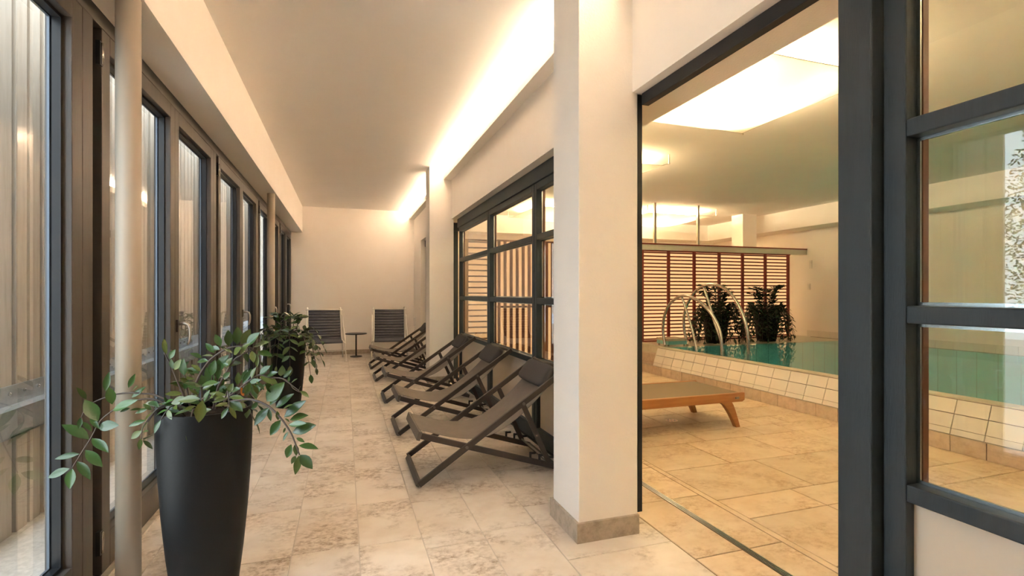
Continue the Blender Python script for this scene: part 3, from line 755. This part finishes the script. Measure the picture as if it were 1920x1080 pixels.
tag(MB().box(-0.03, 0, -0.045, 0.045, 0, 0.17).box(-0.034, -0.03, -0.03, 0.03, 0.12, 0.15).build('wall_heater_box', 'white_plastic', None, loc=(1.37, 10.36, 0.55), bevel=0.004), 'small white box mounted low on the wall beside the far recess', 'box')

# ================================================================== WOODEN LOUNGER
lo = thing('wooden_lounger', 'low teak sun lounger with taupe sling in the pool hall', 'lounger', (2.50, 3.97, 0))
ln = MB().prism([(-0.91, 0.235), (0.885, 0.235), (0.91, 0.25), (0.91, 0.315), (-0.91, 0.315)], 'y', -0.018, 0.018).mesh('side_rail', 'teak')
for s in (-1, 1):
    o = link('side_rail', ln, lo, (0, s * 0.325, 0)); m = o.modifiers.new('b', 'BEVEL'); m.width = 0.006; m.segments = 2
    for lx in (-0.70, 0.70):
        q = 1 if lx > 0 else -1
        pr = []
        for k in range(7):
            u = k / 6; pr.append((lx - 0.05 * q + q * (0.19 * (u ** 0.62)), 0.245 * (1 - u)))
        pr2 = []
        for k in range(7):
            u = k / 6; pr2.append((lx + q * (0.085 + 0.10 * (u ** .75)), 0.245 * (1 - u)))
        MB().prism(pr + pr2[::-1], 'y', s * 0.292 - 0.022, s * 0.292 + 0.022).build('leg', 'teak', lo, bevel=0.003)
for x in (-0.895, 0.895):
    box(x - 0.014, x + 0.014, -0.306, 0.306, 0.245, 0.305).build('end_rail', 'teak', lo, bevel=0.003)
box(-0.88, 0.88, -0.304, 0.304, 0.300, 0.312).build('sling', 'lounger_sling', lo, bevel=0.003)
pt_ = box(0.80, 0.845, -0.3445, -0.343, 0.262, 0.282).build('maker_plate', 'steel', lo)
box(0.804, 0.812, -0.3452, -0.3444, 0.265, 0.279).build('plate_mark', 'black_metal', pt_); box(0.818, 0.838, -0.3452, -0.3444, 0.270, 0.274).build('plate_mark', 'black_metal', pt_)

# ================================================================== POOL HANDRAILS + STEP
def rails(x, arch, brace, label):
    t = thing('pool_handrail', label, 'handrail', (x, arch[0][0], 0.385), group='pool handrails')
    def spline(ctrl):
        P = [Vector((0, a - arch[0][0], b - 0.385)) for a, b in ctrl]; pts = []
        for i in range(len(P) - 1):
            p0, p1, p2, p3 = P[max(i - 1, 0)], P[i], P[i + 1], P[min(i + 2, len(P) - 1)]
            for k in range(5):
                u = k / 5
                pts.append(0.5 * ((2 * p1) + (p2 - p0) * u + (2 * p0 - 5 * p1 + 4 * p2 - p3) * u * u + (3 * p1 - p0 - 3 * p2 + p3) * u ** 3))
        return pts + [P[-1]]
    MB().tube(spline(arch), 0.021, 12).build('arch_tube', 'steel', t, smooth=True)
    MB().tube(spline(brace), 0.017, 10).build('brace_tube', 'steel', t, smooth=True)
    return t
rails(4.70, [(6.632, 0.387), (6.69, 0.628), (6.662, 0.836), (6.564, 1.004), (6.399, 1.118), (6.226, 1.169), (6.046, 1.16), (5.845, 1.096), (5.682, 0.998), (5.538, 0.868), (5.444, 0.714), (5.405, 0.542), (5.395, 0.30), (5.395, -0.2)],
      [(6.232, 1.159), (6.075, 0.862), (5.964, 0.603), (5.90, 0.38), (5.87, 0.10)], 'chrome arched pool handrail closest to the sloping tiled edge')
rails(5.12, [(6.642, 0.387), (6.724, 0.616), (6.73, 0.848), (6.648, 1.041), (6.473, 1.229), (6.261, 1.318), (6.06, 1.338), (5.868, 1.293), (5.686, 1.18), (5.548, 1.025), (5.452, 0.848), (5.397, 0.654), (5.388, 0.459), (5.381, 0.30), (5.381, -0.2)],
      [(6.276, 1.308), (6.145, 1.05), (6.032, 0.78), (5.895, 0.501), (5.80, 0.15)], 'taller chrome arched pool handrail beside the potted plants')
st = thing('pool_step', 'small stone topped step platform between the chrome handrails', 'step', (4.865, 6.74, 0.385))
box(-0.14, 0.20, -0.16, 0.16, 0.085, 0.125).build('tread', 'kerb_tile', st, bevel=0.004)
box(-0.135, 0.195, -0.155, 0.155, 0.03, 0.085).build('tread_support', 'basin', st)
for x in (-0.115, 0.175):
    for y in (-0.12, 0.12): MB().tube([(x, y, 0), (x, y, 0.05)], 0.016, 10).build('foot', 'steel', st)

# ================================================================== PLANTS
def leaf_mesh(name, m, wr, fold=0.10, curl=0.10):
    vs = []; fs = []
    prof = [(0, 0.03), (0.1, 0.36), (0.24, 0.76), (0.42, 0.99), (0.58, 0.96), (0.75, 0.70), (0.88, 0.38), (0.96, 0.14), (1.0, 0.0)]
    for u, w in prof:
        z = -curl * u * u; e = w * wr / 2
        vs += [(u, -e, z + fold * e * 2.2), (u, 0, z), (u, e, z + fold * e * 2.2)]
    for i in range(len(prof) - 1):
        a = i * 3; fs += [(a, a + 1, a + 4, a + 3), (a + 1, a + 2, a + 5, a + 4)]
    return MB().add(vs, fs).mesh(name, m, True)
LEAF = [leaf_mesh('leaf', 'leaf', w, 0.14, c) for w in (0.33, 0.40, 0.49) for c in (0.05, 0.16)]
LEAFL = [leaf_mesh('leaf', 'leaf_light', w, 0.14, c) for w in (0.33, 0.40, 0.49) for c in (0.05, 0.16)]
LEAFO = [leaf_mesh('leaf', 'leaf_orange', 0.5, 0.2, 0.2)]
def leaf_matrix(b, tip, nrm):
    d = tip - b; ln = d.length; d = d / ln
    y = nrm.cross(d).normalized(); z = d.cross(y)
    return Matrix(((d.x * ln, y.x * ln, z.x * ln, b.x), (d.y * ln, y.y * ln, z.y * ln, b.y), (d.z * ln, y.z * ln, z.z * ln, b.z), (0, 0, 0, 1)))
def planter(t, hgt=0.735):
    p = MB().lathe([(0.114, 0.0), (0.120, 0.004), (0.138, 0.15), (0.154, 0.32), (0.164, 0.47), (0.170, 0.60), (0.1725, 0.71), (0.1725, hgt), (0.1645, hgt), (0.162, hgt - 0.04)], 56)
    o = p.build('planter', 'planter', t, smooth=True)
    md = o.modifiers.new('es', 'EDGE_SPLIT'); md.split_angle = R(35)
    MB().lathe([(0.1615, hgt - 0.05), (0.1615, hgt - 0.030), (0.06, hgt - 0.022), (0.01, hgt - 0.02)], 32).build('soil', 'soil', t, smooth=True)
# --- large plant, stems and leaves laid out one by one
B1 = Vector((-0.541, 2.361, 0))
pot1 = thing('potted_plant', 'arching leafy plant in a tall black planter beside the round column', 'potted plant', B1, group='leafy plants in tall black planters')
planter(pot1)
CA = lambda x, y: (80 + x / 3.723, 640 + y / 3.723)
CB = lambda x, y: (290 + x / 5.4, 600 + y / 5.4)
CC = lambda x, y: (440 + x / 4.156, 640 + y / 4.156)
rp = random.Random(11)
camdir = Vector((0, 0, HGT))
def stem1(crop, pts, ds, leaves, r=0.0045, light=0.25, dark=False):
    """pts: crop pixels along the stem, ds: camera depth at start and end, leaves: (bx, by, tx, ty[, variant])"""
    ds = (ds[0] + 0.12, ds[1] + 0.12); n_ = len(pts); P = []
    for i, (x, y) in enumerate(pts):
        d = ds[0] + (ds[1] - ds[0]) * i / max(1, n_ - 1); P.append(at_depth(*crop(x, y), d) - B1)
    Q = []
    for i in range(n_ - 1):
        p0, p1, p2, p3 = P[max(i - 1, 0)], P[i], P[i + 1], P[min(i + 2, n_ - 1)]
        for k in range(4):
            u = k / 4; Q.append(0.5 * ((2 * p1) + (p2 - p0) * u + (2 * p0 - 5 * p1 + 4 * p2 - p3) * u * u + (3 * p1 - p0 - 3 * p2 + p3) * u ** 3))
    Q.append(P[-1])
    rr = [r * (1 - 0.55 * i / (len(Q) - 1)) for i in range(len(Q))]
    st_ = MB().tube(Q, rr, 7).build('stem', 'stem', pot1, smooth=True)
    for lf in leaves:
        bx, by, tx, ty = lf[:4]
        # depth of the leaf base = depth of the nearest stem point in the picture
        bi = min(range(n_), key=lambda i: (pts[i][0] - bx) ** 2 + (pts[i][1] - by) ** 2)
        d = ds[0] + (ds[1] - ds[0]) * bi / max(1, n_ - 1)
        off = lf[4] if len(lf) > 4 else 0.0
        b = at_depth(*crop(bx, by), d + off) - B1
        tp = at_depth(*crop(tx, ty), d + off + rp.uniform(-0.035, 0.005)) - B1
        ctr = (b + tp) / 2 + B1
        v = (camdir - ctr).normalized()
        nrm = (v * rp.uniform(0.75, 1.1) + Vector((rp.uniform(-.4, .4), rp.uniform(-.3, .3), rp.uniform(0.25, 0.85)))).normalized()
        ms = LEAFO if len(lf) > 5 and lf[5] == 'o' else (LEAFL if rp.random() < light else LEAF)
        me = rp.choice(ms)
        if len(lf) > 5 and lf[5] == 'w': me = ms[4]
        o = link('leaf', me, st_); o.matrix_local = leaf_matrix(b, tp, nrm)
stem1(CA, [(1000, 520), (800, 410), (640, 412), (560, 440), (480, 490), (400, 560), (340, 670), (270, 780), (205, 885)], (1.88, 1.74),
      [(490, 485, 635, 405), (485, 440, 462, 318), (386, 557, 292, 405), (388, 595, 527, 585), (325, 685, 143, 568), (343, 678, 457, 770), (298, 760, 411, 872), (258, 785, 80, 820),
       (188, 888, 30, 952), (207, 888, 185, 1032, 0, 'w'), (240, 838, 332, 950), (622, 392, 717, 315), (610, 465, 538, 490, .01)], 0.0042, 0.05)
stem1(CA, [(1000, 480), (800, 380), (700, 365), (600, 360), (500, 372), (430, 395), (350, 430), (290, 490), (268, 535)], (1.87, 1.79),
      [(598, 325, 645, 226), (438, 350, 456, 218), (305, 403, 247, 325), (275, 562, 345, 622), (265, 530, 252, 612), (628, 345, 662, 308), (330, 540, 390, 600)], 0.004, 0.0)
stem1(CA, [(1010, 470), (900, 430), (819, 460), (760, 515), (700, 600), (690, 682)], (1.86, 1.80),
      [(722, 550, 592, 590), (692, 622, 613, 682), (690, 640, 732, 620), (685, 678, 672, 757), (700, 690, 770, 752), (708, 688, 767, 652), (735, 470, 640, 500), (790, 430, 688, 448), (740, 425, 803, 445), (760, 480, 702, 436), (690, 470, 610, 480), (850, 440, 900, 400), (880, 440, 850, 390)], 0.0036, 0.3)
stem1(CB, [(310, 800), (290, 750), (230, 620), (160, 450), (95, 330)], (1.90, 1.86),
      [(108, 335, 93, 185), (120, 345, 83, 225), (148, 395, 207, 298), (190, 495, 163, 395), (200, 505, 262, 398)], 0.0048, 0.6)
stem1(CB, [(400, 760), (330, 620), (290, 550), (240, 478)], (1.95, 1.95), [(300, 562, 276, 402), (352, 545, 308, 518), (340, 640, 268, 590), (260, 500, 340, 420), (300, 700, 340, 610)], 0.0035, 0.5)
stem1(CB, [(385, 810), (390, 745), (440, 590), (540, 430), (660, 330), (780, 275), (890, 270), (1000, 290)], (1.90, 1.92),
      [(482, 390, 362, 325), (592, 368, 472, 345), (540, 415, 418, 415), (605, 335, 512, 228), (660, 300, 543, 272), (668, 268, 612, 142, 0, 'w'), (750, 262, 745, 103, 0, 'w'), (835, 245, 840, 68, 0, 'w'), (880, 245, 968, 92, 0, 'w'),
       (930, 258, 1058, 125, 0, 'w'), (1000, 275, 1157, 218, 0, 'w'), (1040, 320, 1188, 362, 0, 'w'), (790, 335, 698, 292), (725, 292, 658, 270)], 0.0058, 0.32)
stem1(CB, [(630, 800), (640, 690), (720, 540), (800, 410), (860, 365), (990, 300)], (1.94, 1.90),
      [(868, 352, 938, 228), (800, 345, 872, 280), (900, 322, 952, 422), (985, 312, 1002, 432, 0, 'w'), (1042, 352, 1030, 482), (700, 455, 872, 422), (720, 485, 782, 380), (690, 592, 762, 528), (760, 460, 690, 440)], 0.0055, 0.35)
stem1(CB, [(560, 800), (575, 690), (580, 600), (600, 470)], (1.98, 2.02),
      [(570, 565, 610, 405, 0, 'w'), (590, 645, 520, 480, 0, 'w'), (540, 705, 470, 555, 0, 'w'), (640, 605, 650, 428), (630, 520, 720, 360), (450, 745, 330, 615, -.05), (450, 540, 305, 490), (470, 520, 370, 448), (405, 602, 268, 583), (560, 685, 655, 618), (620, 745, 750, 650), (480, 690, 430, 600), (600, 740, 560, 640), (660, 700, 700, 590), (400, 560, 330, 500)], 0.004, 0.15)
stem1(CB, [(480, 860), (480, 800), (500, 790)], (1.80, 1.735),
      [(280, 745, 102, 748, .05), (462, 800, 232, 815, 0, 'w'), (482, 815, 445, 1042, -.01, 'w'), (412, 870, 298, 908), (500, 830, 535, 715), (550, 745, 720, 752), (330, 790, 160, 845, .03), (350, 760, 250, 860, .02), (560, 800, 620, 730), (440, 760, 360, 700)], 0.004, 0.75)
stem1(CB, [(700, 860), (735, 720), (750, 800), (752, 892)], (1.82, 1.735),
      [(740, 790, 578, 835), (745, 838, 608, 872), (752, 780, 907, 792), (765, 828, 890, 922), (757, 880, 830, 997), (745, 890, 662, 1002), (745, 745, 792, 640), (700, 780, 600, 800), (720, 740, 690, 690), (780, 720, 850, 690)], 0.0032, 0.45)
stem1(CB, [(700, 830), (780, 755), (900, 660), (1050, 558), (1160, 580), (1290, 592), (1370, 640), (1400, 690), (1470, 730)], (1.90, 1.86),
      [(840, 655, 850, 528), (880, 605, 935, 498), (890, 645, 975, 498), (915, 765, 962, 628), (1030, 802, 998, 655), (978, 592, 1012, 478), (1062, 552, 1167, 462), (1068, 562, 1242, 637), (1138, 572, 1232, 522), (1050, 722, 1122, 650), (900, 770, 882, 690, -.01, 'o'),
       (820, 700, 700, 650), (950, 640, 1060, 600), (1130, 600, 1180, 690), (1020, 640, 1060, 720)], 0.0038, 0.2)
stem1(CC, [(290, 285), (370, 290), (450, 345), (510, 390)], (1.88, 1.84), [(380, 282, 442, 222), (440, 325, 487, 288), (500, 385, 512, 348), (510, 387, 582, 432), (420, 320, 424, 272), (360, 270, 372, 190)], 0.003, 0.3)
stem1(CC, [(-30, 470), (75, 452), (160, 460), (270, 510), (360, 600), (430, 700), (470, 790), (505, 885)], (1.86, 1.74),
      [(275, 497, 372, 345), (250, 467, 366, 328), (320, 517, 457, 405), (385, 592, 552, 458), (370, 532, 447, 488), (430, 612, 562, 565), (420, 652, 557, 635), (450, 712, 632, 650), (480, 752, 544, 782), (500, 812, 648, 822), (510, 885, 606, 992, 0, 'w'),
       (502, 890, 474, 1037), (470, 802, 482, 892, 0, 'w'), (442, 802, 398, 915), (267, 517, 148, 657, 0, 'w'), (262, 522, 282, 622), (360, 612, 273, 735), (420, 702, 368, 777), (395, 672, 380, 712), (182, 472, 128, 532), (475, 892, 443, 950), (330, 542, 340, 617), (185, 415, 140, 335), (120, 325, 80, 415), (230, 380, 170, 310), (300, 400, 240, 330), (390, 600, 430, 625)], 0.0055, 0.08)

# --- generic arching plant
def zz(t, seed, nst, leaf_objs, hgt=0.72, spread=0.30, rise=0.34, droop=0.35, lsz=0.06, npair=7, mats=None, joined=None, ysq=1.0):
    r = random.Random(seed)
    jm = MB(); js = MB()
    for k in range(nst):
        a = 2 * math.pi * (k + r.uniform(-.4, .4)) / nst * 1.0 + seed; out = Vector((math.cos(a), ysq * math.sin(a), 0))
        upright = (k % 4 == 0)
        sp = spread * (r.uniform(.25, .5) if upright else r.uniform(.7, 1.15)); ri = rise * (r.uniform(.8, 1.15) if upright else r.uniform(.3, .7)); dr_ = 0 if upright else droop * r.uniform(.5, 1.25)
        st0 = Vector((0.06 * math.cos(a), 0.06 * math.sin(a), hgt - .04)); P = []
        for i in range(10):
            u = i / 9; P.append(st0 + out * (sp * (u ** .8)) + Vector((0, 0, ri * math.sin(min(1, u * 1.35) * math.pi / 2) - dr_ * max(0, u - .42) ** 1.4 * 1.9)))
        if joined: js.tube(P, [0.005 * (1 - .06 * i) for i in range(10)], 5)
        else: so = MB().tube(P, [0.005 * (1 - .06 * i) for i in range(10)], 6).build('stem', 'stem', t, smooth=True)
        for i in range(npair):
            u = 0.25 + 0.75 * i / (npair - 1); f = u * 9; i0 = min(8, int(f)); p = P[i0].lerp(P[i0 + 1], f - i0); d = (P[i0 + 1] - P[i0]).normalized()
            side = d.cross(Vector((0, 0, 1)))
            side = side.normalized() if side.length > .05 else Vector((-out.y, out.x, 0))
            for s in (-1, 1) if i < npair - 1 else (0,):
                dd = (side * s * r.uniform(.8, 1.1) + d * r.uniform(.4, .8) + Vector((0, 0, r.uniform(-.3, .25)))).normalized()
                l = lsz * r.uniform(.75, 1.2); nr_ = (Vector((0, 0, 1)) + out * .5 + Vector((r.uniform(-.5, .5), r.uniform(-.5, .5), 0))).normalized()
                M = leaf_matrix(p, p + dd * l, nr_)
                if joined:
                    base = LEAF[0]; o_ = len(jm.v)
                    jm.v += [tuple(M @ v.co) for v in base.vertices]; jm.f += [tuple(q + o_ for q in pg.vertices) for pg in base.polygons]
                else:
                    o = link('leaf', r.choice(leaf_objs), so); o.matrix_local = M
    if joined:
        f = jm.build('foliage', joined, t, smooth=True); f['kind'] = 'stuff'
        js.build('stems', 'stem', t, smooth=True)
zz(pot1, 9, 11, LEAF + LEAFL, 0.725, 0.13, 0.17, 0.10, 0.062, 4)
B2 = Vector((-0.57, 5.86, 0))
pot2 = thing('potted_plant', 'bushy drooping plant in a tall black planter before the striped relax chair', 'potted plant', B2, group='leafy plants in tall black planters')
planter(pot2)
zz(pot2, 4, 23, LEAF + LEAF + LEAFL, 0.725, 0.28, 0.32, 0.50, 0.096, 7)
for (x, y, sd_, lb) in ((5.90, 6.93, 3, 'dark leafy potted plant behind the chrome handrails in front of the lattice screen'), (6.98, 6.93, 8, 'dark leafy potted plant at the end of the lattice screen by the wall')):
    t = thing('potted_plant', lb, 'potted plant', (x, y, 0.385), group='potted plants on the pool ledge')
    MB().lathe([(0.15, 0), (0.17, 0.1), (0.2, 0.35), (0.21, 0.44), (0.195, 0.44), (0.19, 0.40)], 32).build('planter', 'planter', t, smooth=True)
    zz(t, sd_, 64, None, 0.42, 0.48, 0.50, 0.85, 0.098, 10, joined='leaf_dark', ysq=0.5)
